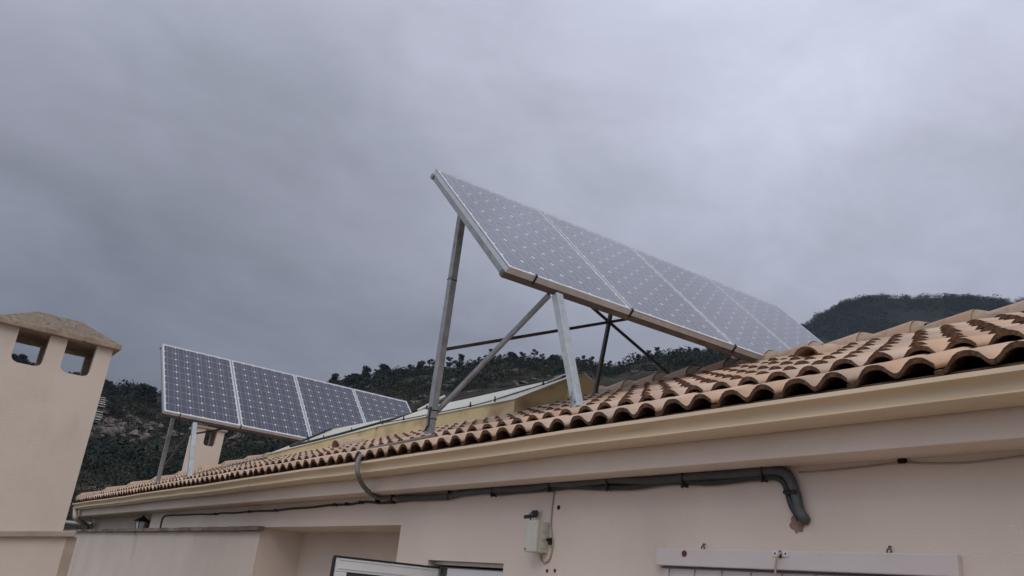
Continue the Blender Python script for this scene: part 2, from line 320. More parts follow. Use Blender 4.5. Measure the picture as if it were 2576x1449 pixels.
def scatter(name, fn, a0, a1, r0, r1, n_, s0, s1, nq, mt, thr, LS=.15, lo=.6, hi=1.5, sc=25, warm=.25):
    az = rng.uniform(a0, a1, n_*2); r = np.sqrt(rng.uniform(r0*r0, r1*r1, n_*2)); x, y = r*np.sin(np.radians(az)), r*np.cos(np.radians(az))
    dn = fbm(x/sc+9, y/sc+9, 3, 5)+rng.uniform(-.12, .12, n_*2); k = np.where(dn > thr)[0][:n_]; az, r, x, y = az[k], r[k], x[k], y[k]
    s = rng.uniform(s0, s1, len(k))*(.8+.5*rng.random(len(k))**3); z = fn(az, r)+s*.2
    V = leafcloud(np.stack([x, y, z], 1), s[:, None]*np.ones(3), nq, s*LS*np.clip(r/190, .42, 1), .85)
    o = bpy.data.objects.new(name, quadmesh(name, V, tint(len(k), nq, lo, hi, warm), mt)); COL.objects.link(o); return tag(o, kind='stuff')
scatter('hillside_scrub', znear, -92, -30, 60, 283, 12500, .6, 1.8, 56, 'scrub', .43, .12, lo=.65, hi=1.35, sc=14)
scatter('hillside_wood', znear, -92, -30, 55, 284, 3000, 1.6, 3.6, 130, 'leaf', .53, .11, sc=30, lo=.7, hi=1.4)
scatter('distant_wood', zfar, -42, -14, 560, 905, 12000, 2.0, 4.6, 46, 'leaf', .36, .17, sc=60, lo=.7, hi=1.5)
scatter('distant_crest_wood', zfar, -40, -14, 868, 905, 520, 3.0, 6.0, 110, 'leaf', .30, .11, lo=.6, hi=1.1, sc=30)
scatter('dark_thicket', znear, -80, -60, 45, 70, 1500, .5, 1.3, 150, 'scrub', .30, .09, lo=.6, hi=1.1, sc=12, warm=.3)

def rocks(name, n_, a0, a1, r0, r1, thr, sc, seed):
    r_ = np.random.default_rng(seed); az = r_.uniform(a0, a1, n_*6); r = r_.uniform(r0, r1, n_*6); x, y = r*np.sin(np.radians(az)), r*np.cos(np.radians(az))
    k = np.where(fbm(x/sc+3, y/sc+70, 3, 21)+r_.uniform(-.05, .05, n_*6) > thr)[0][:n_]; V, F = [], []
    base = np.array([(1, 0, 0), (.4, .9, 0), (-.6, .8, 0), (-1, -.1, 0), (-.3, -.9, 0), (.6, -.8, 0), (.5, .1, .7), (-.2, .5, .8), (-.4, -.3, .65), (.3, -.5, .5)])
    fc = [(0, 1, 6), (1, 7, 6), (1, 2, 7), (2, 3, 8), (2, 8, 7), (3, 4, 8), (4, 9, 8), (4, 5, 9), (5, 0, 6), (5, 6, 9), (6, 7, 8), (6, 8, 9)]
    for i in k:
        s_ = r_.uniform(.5, 1.9); a = r_.uniform(0, 6.28); z = float(znear(az[i:i+1], r[i:i+1])[0]); p = base*np.array([s_, s_*r_.uniform(.5, 1), s_*r_.uniform(.5, 1.1)])+r_.normal(size=base.shape)*.1*s_
        c_, s2 = math.cos(a), math.sin(a); q = [(x[i]+u*c_-v*s2, y[i]+u*s2+v*c_, z-.3+w) for u, v, w in p]; b0 = len(V); V += q; F += [tuple(b0+j for j in f) for f in fc]
    me = bpy.data.meshes.new(name); me.from_pydata(V, [], F); me.materials.append(M['rock']); o = bpy.data.objects.new(name, me); COL.objects.link(o); tag(o, kind='stuff')
rocks('rock_outcrops', 560, -84, -69, 120, 262, .56, 16, 4)
rocks('hillside_boulders', 260, -66, -40, 90, 275, .58, 16, 6)

def crown_mesh(k, r, h, lobes, nq):
    c = []; rad = []
    for i in range(lobes):
        a = random.uniform(0, 6.28); q = random.random()**.6; zz = random.uniform(.22, 1)
        c.append((math.cos(a)*r*.62*q, math.sin(a)*r*.62*q, h*zz)); rr = r*random.uniform(.38, .62)*(1.25-zz*.5); rad.append((rr, rr, rr*.75))
    c, rad = np.array(c), np.array(rad); V = leafcloud(c, rad, nq*3, rad[:, 0]*.23, .85)
    return quadmesh('crown', V, tint(lobes, nq*3, .65, 1.35, .15), 'leaf')
def trunk_mesh(h, seed):
    random.seed(seed); tb = MB(); tb.tube([(0, 0, -1), (.05, .03, h*.3), (.1, -.05, h*.62), (0, .1, h*.85)], [.2, .16, .11, .05], 6)
    for i in range(4):
        a = i*1.6+random.random(); z0 = h*(.35+.12*i); tb.tube([(.05, 0, z0), (math.cos(a)*h*.16, math.sin(a)*h*.16, z0+h*.12), (math.cos(a)*h*.25, math.sin(a)*h*.25, z0+h*.2)], [.07, .05, .025], 5)
    return tb.mesh('trunk', ['bark'])
variants = []
for k, (r, h, lb) in enumerate([(2.1, 4.2, 13), (2.6, 3.8, 15), (1.7, 4.6, 11), (2.9, 5.0, 18), (1.4, 3.2, 8)]):
    random.seed(40+k); variants.append((crown_mesh(k, r, h, lb, 42), trunk_mesh(h, 60+k)))
random.seed(5)
def pine(px, py, dist, v, s, label, group=None):
    r = ray(px, py); az = math.degrees(math.atan2(r.x, r.y)); x, y = dist*math.sin(R_(az)), dist*math.cos(R_(az)); z = float(znear(np.array([az]), np.array([float(dist)]))[0])
    t_ = thing('pine_tree', label, 'tree', (x, y, z-.3), group); t_.scale = (s,)*3; t_.rotation_euler = (0, 0, random.uniform(0, 6.28))
    inst('trunk', variants[v][1], t_); inst('crown', variants[v][0], t_)
ORD = ['first', 'second', 'third', 'fourth', 'fifth', 'sixth', 'seventh', 'eighth', 'ninth', 'tenth', 'eleventh', 'twelfth', 'thirteenth', 'fourteenth', 'fifteenth', 'sixteenth', 'seventeenth', 'eighteenth', 'nineteenth', 'twentieth']
SEG = [(0, 152, 'small pine on the hilltop seen through the left chimney opening, {} from the left'), (152, 262, 'small pine on the hilltop in line with the right chimney opening, {} from the left'),
       (262, 400, 'small pine on the hilltop beside the big chimney, {} from the chimney'), (400, 1120, 'pine on the hill crest between distant array and rear post, {} from the left'),
       (1120, 1425, 'pine on the hill crest between rear post and front leg, {} from the left'), (1425, 1530, 'pine on the hill crest between front leg and dark middle strut, {} from the left'),
       (1530, 2000, 'pine on the far hill crest right of the dark middle strut, {} from the left')]
seg_n = {}
def crest_label(px):
    for a, b_, t_ in SEG:
        if a <= px < b_: seg_n[a] = seg_n.get(a, 0)+1; return t_.format(ORD[seg_n[a]-1])
pine(368, 985, 235, 3, 1.0, 'broad dark pine standing clear above the hill left of the distant solar array')
pine(283, 975, 262, 2, 1.0, 'slim dark pine on the hilltop just right of the big chimney')
pine(318, 975, 268, 4, 1.1, 'small pine on the hilltop between the big chimney and the broad pine')
pine(1292, 890, 272, 1, 1.05, 'large rounded pine on the crest behind the front leg of the near solar array')
pine(1012, 925, 272, 1, .9, 'bushy dark pine where the hill crest steps up, left of the tall rear post')
pine(42, 925, 250, 1, 1.0, 'dark pine seen through the left opening of the big chimney')
pine(80, 930, 262, 0, .8, 'small pine seen through the left chimney opening, right of the darker one')
pine(158, 955, 225, 0, .8, 'lone pine seen in the left corner of the right chimney opening')
for i, px in enumerate([20, 60, 190, 215, 240, 272, 300, 855, 880, 905, 932, 955, 980, 1040, 1062, 1084, 1108, 1133, 1156, 1183, 1205, 1232, 1258, 1318, 1343, 1365, 1392, 1440, 1470, 1484, 1512, 1538, 1562, 1600, 1628, 1652, 1680, 1702, 1730, 1752, 1783, 1812, 1838, 1866, 1890]):
    far = px > 1430
    pine(px+random.uniform(-5, 5), 900, RN-random.uniform(0, 10), random.choice([0, 1, 2, 4]), random.uniform(.85, 1.35)*(.66 if far else 1), crest_label(px), 'pines along the hill crest')

# ------------------------------------------------------------------ house
house = thing('house', 'pale plastered house with a tiled roof, cream gutter and open white window', 'house', (-5, 2.75, -1.88))
HO = Matrix.Translation((5, -2.75, 1.88))       # parts are modelled in place
def hpart(o): o.parent = house; o.matrix_local = HO; return o
WY, SOF = 2.75, .575
mb = MB()
X0, X1, XR0, XR1, XO0, XO1 = -11.2, 2.5, -7.35, -4.89, -4.50, -3.725
mb.box(X0, X1, WY, 3.14, .381, SOF)
mb.box(XR1, XO0, WY, 3.14, -1.88, .381); mb.box(XO0, XO1, WY, 3.14, .172, .381); mb.box(XO1, X1, WY, 3.14, -1.88, .381)
mb.box(X0, XR0, WY, 3.14, -1.88, .381); mb.box(-7.8, -4.5, 3.14, 3.3, -1.88, SOF)
mb.box(-15.35, X0, 2.87, 3.3, -1.88, SOF)
mb.box(-15.35, X1, 3.3, 7.4, -6.9, .72)
wall = hpart(mb.build('wall', 'plaster'))
mb = MB(); mb.box(-15.35, X1, 2.58, 3.3, SOF, .72); mb.box(-15.25, X1, 7.3, 7.5, SOF, .72)
hpart(mb.build('eave_cornice', 'plaster', bevel=.004))
# gutter: ogee section
outer = [(2.450, .755), (2.448, .739), (2.455, .734), (2.470, .730), (2.481, .719), (2.485, .706), (2.481, .695), (2.471, .688), (2.466, .683), (2.470, .677), (2.488, .671), (2.510, .668), (2.545, .667), (2.576, .670), (2.577, .752)]
inner = [(2.574, .752), (2.573, .674), (2.545, .671), (2.512, .672), (2.480, .684), (2.488, .706), (2.484, .722), (2.472, .734), (2.458, .740), (2.458, .755)]
mb = MB(); prof = outer+inner; xs = np.linspace(-15.05, 2.5, 30); n_ = len(prof)
for i, x in enumerate(xs):
    dz = .0035*math.sin(x*1.7)+.002*math.sin(x*4.1+1); mb.v += [(x, y+dz*.6, z+dz) for y, z in prof]
for i in range(len(xs)-1):
    for j in range(n_): a = i*n_+j; c = i*n_+(j+1) % n_; mb.f.append((a, c, c+n_, a+n_)); mb.m.append(0)
mb.poly([(-15.051, y, z) for y, z in outer])
g = mb.build('gutter', 'cream'); smooth_angle(g); hpart(g)
# downpipe at the far end
mb = MB(); dp = bez([at(190, 1280, 2.50), at(189.5, 1300, 2.50), at(195, 1308, 2.56), at(208, 1314.5, 2.70), at(222, 1318, 2.84), at(228, 1324, 2.87), at(228, 1345, 2.87), at(228, 1345, 2.87)-Vector((0, 0, 1.5))], 5); mb.tube(dp, .038, 10)
d = mb.build('downpipe', 'pipe', smooth=True); hpart(d)
mb = MB(); p = at(228, 1326, 2.87); mb.tube([p+Vector((0, 0, .02)), p-Vector((0, 0, .03))], .048, 10); o = mb.build('pipe_clip', 'black', smooth=True); hpart(o)
# chipped plaster around the conduit exit, drilled holes
def patch(name, c, r, mt, seed, d_=.003, y=WY):
    random.seed(seed); k = 22; pts = [(c[0]+math.cos(a)*r*random.uniform(.6, 1.15), c[1]+math.sin(a)*r*random.uniform(.75, 1.2)) for a in [6.283*i/k for i in range(k)]]
    b_ = MB(); b_.add([(x, y-d_, z) for x, z in pts]+[(x, y+.002, z) for x, z in pts], [tuple(range(k))]+[(i, (i+1) % k, (i+1) % k+k, i+k) for i in range(k)]); return hpart(b_.build(name, mt))
patch('chipped_plaster', (-1.903, .362), .032, 'brickish', 4)
patch('chipped_plaster', (-1.872, .385), .018, 'brickish', 5, .004)
def disc(name, c, r, mt, dep=.004, parent=None, n_=14):
    b_ = MB(); b_.tube([(c[0], c[1]+.002, c[2]), (c[0], c[1]-dep, c[2])], r, n_); o = b_.build(name, mt)
    if parent is None: hpart(o)
    else: o.parent = parent
    return o
disc('drilled_hole', (-3.299, WY, .455), .011, 'dark', .003)  # near-black disc, its colour stands in for the shade inside the hole

# ---- roof deck
roof = MB()
HX = lambda Y: -15.2+.44*(Y-2.5)        # hip line in plan
YR, ZR = 5.0, 1.77
roof.add([(-15.15, 2.56, .765), (X1, 2.56, .765), (X1, YR, ZR), (-14.1, YR, ZR), (-15.15, 2.56, .70), (X1, 2.56, .70), (X1, YR, ZR-.2), (-14.1, YR, ZR-.2)],
         [(0, 1, 2, 3), (4, 7, 6, 5), (0, 4, 5, 1), (1, 5, 6, 2)])
roof.add([(-14.1, YR, ZR), (X1, YR, ZR), (X1, 7.5, .76), (-15.15, 7.5, .76)], [(0, 1, 2, 3)], 1)
roof.add([(-15.15, 2.56, .765), (-14.1, YR, ZR), (-15.15, 7.5, .76)], [(0, 1, 2)], 1)
roof = hpart(roof.build('roof', ['dark', 'ridge']))  # front deck coloured near-black to stand in for shade under the tiles

# ---- double-wave roof tiles
PRO = [(x, z*1.04-(.003 if x < .03 else 0)) for x, z in [(0, 0), (.024, 0), (.041, .006), (.052, .019), (.066, .033), (.085, .0425), (.105, .0455), (.125, .0425), (.144, .033), (.158, .020), (.169, .010), (.180, .0065),
       (.191, .010), (.202, .020), (.216, .033), (.235, .0425), (.255, .0455), (.275, .0425), (.292, .032), (.307, .0175)]]
def tile_geo(rs, chip=0):
    th, ln = .018, .405; vs = []; k = len(PRO)
    jag = [rs.uniform(-.0025, .0025) for _ in PRO]
    if chip: c = rs.randrange(3, k-3); jag[c] += .014; jag[c+1] += .008
    for y in (0, ln):
        for off in (0, -th): vs += [(x, y+(jag[i] if y == 0 else 0), z+off+(.001*math.sin(i*1.7+rs.random()))) for i, (x, z) in enumerate(PRO)]
    fs, mi = [], []
    for i in range(k-1):
        fs.append((i, i+1, 2*k+i+1, 2*k+i)); mi.append(0)
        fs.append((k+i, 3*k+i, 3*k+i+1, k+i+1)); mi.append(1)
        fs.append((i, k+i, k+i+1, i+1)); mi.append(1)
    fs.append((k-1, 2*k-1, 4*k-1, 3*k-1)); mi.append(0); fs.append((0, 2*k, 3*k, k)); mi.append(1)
    return vs, fs, mi
rs = random.Random(3); tiles = []
for q in range(6):
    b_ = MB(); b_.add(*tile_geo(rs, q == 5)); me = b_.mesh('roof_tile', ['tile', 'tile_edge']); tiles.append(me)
    for i, p in enumerate(me.polygons): p.use_smooth = b_.m[i] == 0
ROWY = [2.52+.306*k for k in range(9)]
ROWZ = [.844, .990, 1.1125, 1.236, 1.360, 1.485, 1.609, 1.733, 1.857]
spots = []
for k in range(8):
    j = -48
    while True:
        x = -1.533+.3*j
        if x > .6: break
        if x > HX(ROWY[k])-.02: spots.append((x, ROWY[k], ROWZ[k]-.046, k))
        j += 1
spots.sort(key=lambda s_: s_[0]**2+s_[1]**2)
rb = MB()
for i, (x, y, z, k) in enumerate(spots):
    ang = math.atan(.325)+rs.uniform(-.012, .012)+(.03 if k == 0 else 0); mw = Matrix.Translation((x+rs.uniform(-.003, .003), y+rs.uniform(-.006, .006), z+rs.uniform(-.002, .003))) @ Matrix.Rotation(ang, 4, 'X') @ Matrix.Rotation(rs.uniform(-.008, .008), 4, 'Z')
    if i < 298: inst('roof_tile', tiles[rs.choice([0, 1, 2, 3, 4]) if rs.random() > .06 else 5], roof, mw)
    else:
        vs, fs, mi = tile_geo(rs); rb.add([mw @ Vector(v) for v in vs], fs, mi)
if rb.v: o = rb.build('distant_roof_tiles', ['tile', 'tile_edge'], recalc=False); o.parent = roof; tag(o, kind='stuff')

# ---- ridge and hip tiles: tapered barrels with a mortar collar
def barrel(ln, r0, r1, col, n_=9, th=.012, lift=0):
    b_ = MB()
    def ring(x, r, z): return [(x, -math.cos(math.pi*i/n_)*r, math.sin(math.pi*i/n_)*r*.86+z) for i in range(n_+1)]
    a, c = ring(0, r0, 0), ring(ln, r1, 0); k = n_+1
    b_.add(a+c, [(i, i+1, k+i+1, k+i) for i in range(n_)], 0)
    ia, ic = ring(0, r0-th, 0), ring(ln, r1-th, 0)
    b_.add(ia+ic, [(i, k+i, k+i+1, i+1) for i in range(n_)], 0); b_.add(c+ic, [(i, i+1, k+i+1, k+i) for i in range(n_)], 2); b_.add(a+ia, [(i, k+i, k+i+1, i+1) for i in range(n_)], 2)
    if col:
        m0 = ring(ln-.012, r1-.001, 0); m1 = [(x+random.uniform(-.01, .012), y, z) for x, y, z in ring(ln+col, r0+.004, 0)]
        b_.add(m0+m1, [(i, i+1, k+i+1, k+i) for i in range(n_)], 1)
    return b_
rid = []
for q in range(4):
    random.seed(q); me = barrel(.305, .086, .128, .072).mesh('ridge_tile', ['ridge', 'mortar', 'tile_edge'], True); rid.append(me)
    me.set_sharp_from_angle(angle=R_(50))
random.seed(9)
x = -3.61-.372*28
while x < .4:
    if x-.32 > -14.3: inst('ridge_tile', random.choice(rid), roof, Matrix.Translation((x-.322, YR, 1.812+random.uniform(-.003, .003))) @ Matrix.Rotation(random.uniform(-.012, .012), 4, 'Z'))
    x += .372
# mortar bedding under the ridge
mb = MB(); mb.box(-15.1, X1, 2.545, 2.559, .70, .790); o = mb.build('eave_board', 'eave'); o.parent = roof  # board added so the shaded gap under the eave tiles reads brown
mb = MB(); k = 150
for i in range(k+1):
    x = -14.2+i*(.4+14.2)/k; w = .125+.012*math.sin(i*2.3)+random.uniform(-.008, .008); mb.v += [(x, YR-w, 1.812-.404*w+.012+random.uniform(-.005, .005)), (x, YR-.09, 1.845), (x, YR+.09, 1.845), (x, YR+w, 1.80-.404*w)]
for i in range(k):
    for j in range(3): a = i*4+j; mb.f.append((a, a+1, a+5, a+4)); mb.m.append(0)
o = mb.build('mortar_bed', 'mortar'); o.parent = roof
h0, h1 = Vector((-15.18, 2.56, .86)), Vector((-14.15, 5.0, 1.86)); hd = (h1-h0); hl = hd.length; hd.normalize()
side = hd.cross(Vector((0, 0, 1))).normalized(); hz = side.cross(hd); k = int(hl/.372)
for i in range(k+1):
    p = h0+hd*(i*.372-.02)-hz*.035; mw = Matrix.Identity(4)
    for a in range(3): mw[a][0], mw[a][1], mw[a][2], mw[a][3] = -hd[a], -side[a], hz[a], (p+hd*.36)[a]
    inst('hip_tile', rid[i % 4], roof, mw)
# raised vent tiles
def vent(p, lab):
    b_ = barrel(.30, .070, .088, 0, th=.014); o = b_.build('vent_tile', ['ridge', 'mortar', 'tile_edge'], smooth=True, recalc=False); o.data.set_sharp_from_angle(angle=R_(50)); o.parent = roof
    o.matrix_local = Matrix.Translation(p) @ Matrix.Rotation(-math.pi/2, 4, 'Z') @ Matrix.Rotation(.36, 4, 'Y') @ Matrix.Translation((-.30, 0, 0)); o['label'] = lab
q1 = at(2029, 905, 4.05); q2 = at(845, 1126, 3.45)
vent((q1.x, 4.05, q1.z+.004), 'raised vent tile with open dark mouth on the right of the roof'); vent((q2.x, 3.45, q2.z+.0), 'raised vent tile in front of the yellow collector')

# ---- open window leaf and frame
mb = MB(); y0, y1 = 2.80, 2.86; zt = .140
mb.box(XO0+.0, XO1, y0, y1, zt+.010, .1715); mb.box(XO0, XO0+.045, y0, y1, -1.8, zt); mb.box(XO1-.03, XO1, y0, y1, -1.8, zt)
fr = hpart(mb.build('window_frame', 'white', bevel=.004))
mb = MB(); mb.box(XO0+.045, XO1-.03, y0+.02, y0+.026, -1.8, zt); o = hpart(mb.build('window_glass', 'glass'))
mb = MB(); mb.box(XO0+.17, XO1-.03, y0-.012, y0+.018, zt-.055, zt-.008, 0); mb.box(XO0+.17, XO1-.03, y0-.015, y0-.011, zt-.064, zt-.054, 1); o = hpart(mb.build('inner_rail', ['white', 'black']))
LH, LF = Vector((-4.455, 2.80, 0)), Vector((-4.60, 2.185, 0)); ld = (LF-LH).normalized(); ln_ = Vector((-ld.y, ld.x, 0)); LW = (LF-LH).length
mw = Matrix.Identity(4)
for a in range(3): mw[a][0], mw[a][1], mw[a][2], mw[a][3] = ld[a], ln_[a], (0, 0, 1)[a], LH[a]
leaf = MB(); zt = .128; fw = .078
leaf.box(0, LW, -.022, .022, zt-fw, zt); leaf.box(0, fw, -.022, .022, -1.75, zt-fw); leaf.box(LW-fw, LW, -.022, .022, -1.75, zt-fw); leaf.box(fw, LW-fw, -.022, .022, -1.75, -1.75+fw)
leaf = leaf.build('window_leaf', 'white', bevel=.005); leaf.parent = house; leaf.matrix_local = HO @ mw
mb = MB(); mb.box(fw, LW-fw, -.006, .006, -1.75+fw, zt-fw); o = mb.build('glass_pane', 'glass', leaf)
mb = MB(); mb.box(-.004, LW+.006, -.03, .026, zt+.0005, zt+.010); mb.box(LW+.0005, LW+.010, -.03, .026, -1.75, zt+.0)
for s_ in (1, -1):
    yy = .0225*s_; mb.box(fw-.003, LW-fw+.003, min(yy, yy+.002*s_), max(yy, yy+.002*s_), zt-fw-.004, zt-fw+.003); mb.box(LW-fw-.003, LW-fw+.003, min(yy, yy+.002*s_), max(yy, yy+.002*s_), -1.6, zt-fw-.004)
o = mb.build('gasket', 'black', leaf)
mb = MB()
for s_ in (1, -1): mb.box(.02, LW-.02, min(.0225*s_, .026*s_), max(.0225*s_, .026*s_), zt-.012, zt-.004); mb.box(.02, LW-.02, min(.0225*s_, .026*s_), max(.0225*s_, .026*s_), zt-.060, zt-.056)
o = mb.build('glazing_bead', 'white', leaf)

# ------------------------------------------------------------------ parapet, near wall, chimneys
pw = thing('parapet_wall', 'low pale wall with dark stained coping running along the house, below the lantern', 'wall', (-11, 2.7, -1.88))
O = Matrix.Translation((11, -2.7, 1.88))
mb = MB(); mb.box(-16.6, -7.352, 2.738, 2.7485, -1.88, .348); o = mb.build('wall', 'plaster_dirty', pw); o.matrix_local = O
mb = MB(); k = 60; prof = [(2.690, .349), (2.690, .380), (2.705, .386), (2.748, .384), (2.748, .349)]
for i in range(k+1):
    x = -16.65+(16.65-7.30)*i/k; mb.v += [(x, y+random.uniform(-.003, .003)*(y < 2.7), z+random.uniform(-.004, .004)) for y, z in prof]
for i in range(k):
    for j in range(5): a = i*5+j; c = i*5+(j+1) % 5; mb.f.append((a, c, c+5, a+5)); mb.m.append(0)
mb.f += [(0, 1, 2, 3, 4), tuple(k*5+j for j in (4, 3, 2, 1, 0))]; mb.m += [0, 0]
o = mb.build('coping', 'coping', pw); o.matrix_local = O
nw = thing('boundary_wall', 'thick pale wall with a light coping under the big chimney, brown rain stain at its end', 'wall', (-7.3, 0, -1.88))
O = Matrix.Translation((7.3, 0, 1.88))
mb = MB(); slope = lambda Y, z: z-.118*(1.2-Y); mb.hexa([(-7.75, -4, -6.9), (-7.0, -4, -6.9), (-7.0, 1.165, -6.9), (-7.75, 1.165, -6.9), (-7.75, -4, slope(-4, .119)), (-7.0, -4, slope(-4, .119)), (-7.0, 1.165, slope(1.165, .119)), (-7.75, 1.165, slope(1.165, .119))]); o = mb.build('wall', 'plaster_dirty', nw); o.matrix_local = O
mb = MB(); mb.box(-7.75, -6.997, 1.165, 1.235, -6.9, .1185); o = mb.build('stained_end', 'stain', nw); o.matrix_local = O
mb = MB(); mb.hexa([(-7.80, -4, slope(-4, .120)), (-6.965, -4, slope(-4, .120)), (-6.965, 1.215, .1205), (-7.80, 1.215, .1205), (-7.80, -4, slope(-4, .163)), (-6.965, -4, slope(-4, .163)), (-6.965, 1.215, .163), (-7.80, 1.215, .163)]); o = mb.build('coping', 'coping_light', nw, bevel=.006); o.matrix_local = O

def superhole(y0, y1, z0, z1, n_=7, rb=.055):
    """opening outline: square top, rounded bottom corners, (y,z) ccw starting top-left"""
    pts = [(y0, z1), (y0, z0+rb)]
    for i in range(1, n_): a = math.pi+math.pi/2*i/n_; pts.append((y0+rb+math.cos(a)*rb, z0+rb+math.sin(a)*rb))
    pts.append((y0+rb, z0)); pts.append((y1-rb, z0))
    for i in range(1, n_): a = -math.pi/2+math.pi/2*i/n_; pts.append((y1-rb+math.cos(a)*rb, z0+rb+math.sin(a)*rb))
    pts += [(y1, z0+rb), (y1, z1)]; return pts
def chimney(name, label, xf, depth, y0, y1, zb, zt, holes, hz0, capover, capt, caph, apin, mats, flare=0, holes_side=True):
    c = thing(name, label, 'chimney', (xf-depth/2, (y0+y1)/2, zb)); O = Matrix.Translation((-(xf-depth/2), -(y0+y1)/2, -zb)); th = .075
    mb = MB()
    def face(xa, xb):       # a wall slab between x=xa (outer) and xb (inner) with holes open to the top
        for X in (xa, xb):
            edges = [y0]+[v for h in holes for v in h]+[y1]
            mb.poly([(X, y0, zb), (X, y1, zb), (X, y1, hz0), (X, y0, hz0)])
            for i in range(0, len(edges), 2): mb.poly([(X, edges[i], hz0), (X, edges[i+1], hz0), (X, edges[i+1], zt), (X, edges[i], zt)])
            for h in holes:      # fillets at the bottom corners of the opening
                sp = superhole(h[0], h[1], hz0, zt); k = len(sp)//2
                left = [p for p in sp[1:k]]; right = [p for p in sp[k:-1]]
                mb.poly([(X, h[0], hz0)]+[(X, y, z) for y, z in reversed(left)]); mb.poly([(X, h[1], hz0)]+[(X, y, z) for y, z in reversed(right)])
        for h in holes:
            sp = superhole(h[0], h[1], hz0, zt)
            for i in range(len(sp)-1): mb.poly([(xa, *sp[i]), (xb, *sp[i]), (xb, *sp[i+1]), (xa, *sp[i+1])], 1 if False else 0)
    face(xf, xf-th); face(xf-depth, xf-depth+th)
    for (ya, yb) in ((y0, y0+th), (y1-th, y1)): mb.box(xf-depth+th, xf-th, ya, yb, zb, zt)
    mb.poly([(xf, y0, zb), (xf-th, y0, zb), (xf-th, y0, zt), (xf, y0, zt)]); mb.poly([(xf, y1, zb), (xf-th, y1, zb), (xf-th, y1, zt), (xf, y1, zt)])
    mb.poly([(xf-depth, y0, zb), (xf-depth+th, y0, zb), (xf-depth+th, y0, zt), (xf-depth, y0, zt)]); mb.poly([(xf-depth, y1, zb), (xf-depth+th, y1, zb), (xf-depth+th, y1, zt), (xf-depth, y1, zt)])
    for i in range(len(holes)-1):       # divider between flues
        ya, yb = holes[i][1]+.02, holes[i+1][0]-.02
        if yb > ya: mb.box(xf-depth+th, xf-th, ya, yb, zb, zt)
    o = mb.build('stack', mats[0], c, recalc=False); o.matrix_local = O
    a0, a1, b0, b1 = xf-depth-capover, xf+capover, y0-capover, y1+capover
    k = MB(); k.box(a0, a1, b0, b1, zt, zt+capt); o = k.build('cap_rim', mats[2], c, bevel=.006); o.matrix_local = O
    if caph:
        xm = (a0+a1)/2; z1 = zt+capt+caph; k = MB(); N_ = 10
        P = [(a0, b0), (a1, b0), (a1, b1), (a0, b1)]; e = .012
        k.add([(a0+e, b0+e, zt+capt), (a1-e, b0+e, zt+capt), (a1-e, b1-e, zt+capt), (a0+e, b1-e, zt+capt), (xm-.04, b0+apin, z1), (xm+.04, b0+apin, z1), (xm+.04, b1-apin, z1), (xm-.04, b1-apin, z1)],
              [(4, 5, 6, 7), (0, 1, 5, 4), (1, 2, 6, 5), (2, 3, 7, 6), (3, 0, 4, 7)])
        o = k.build('cap', mats[1], c, bevel=.012); o.matrix_local = O
    return c, O
chimney('chimney', 'big pale chimney with two openings and a weathered hipped concrete cap, on the near wall', -7.001, .50, .315, 1.128, -.10, 1.545,
        [(.462, .676), (.798, 1.010)], 1.29, .048, .045, .165, .29, ['plaster_dirty', 'chimcap', 'chimrim'])
zc = 1.35
c2, O2 = chimney('chimney', 'small pale chimney with one opening and a flat slab cap, beneath the distant solar array', -14.55, .42, 3.98, 4.44, zc, 2.235,
        [(4.115, 4.315)], 1.955, .035, .035, 0, 0, ['plaster', 'chimcap', 'coping_light'])

# ------------------------------------------------------------------ solar arrays
cellb = MB(); q, ch, tk = .0775, .016, .0006
oc = [(-q+ch, -q), (q-ch, -q), (q, -q+ch), (q, q-ch), (q-ch, q), (-q+ch, q), (-q, q-ch), (-q, -q+ch)]
cellb.add([(x, y, 0) for x, y in oc]+[(x, y, tk) for x, y in oc], [tuple(range(8, 16))]+[(i, (i+1) % 8, (i+1) % 8+8, i+8) for i in range(8)])
cell_me = cellb.mesh('solar_cell', ['cell'])
PW, PH, FD = .990, 1.650, .040
pf = MB(); e = .011
pf.box(0, PW, -PH, 0, -.006, -.001, 1)         # laminate
pf.box(0, e, -PH, 0, -FD, .0012); pf.box(PW-e, PW, -PH, 0, -FD, .0012); pf.box(e, PW-e, -e, 0, -FD, .0012); pf.box(e, PW-e, -PH, -PH+e, -FD, .0012)
panel_me = pf.mesh('solar_panel', ['alu', 'back'])
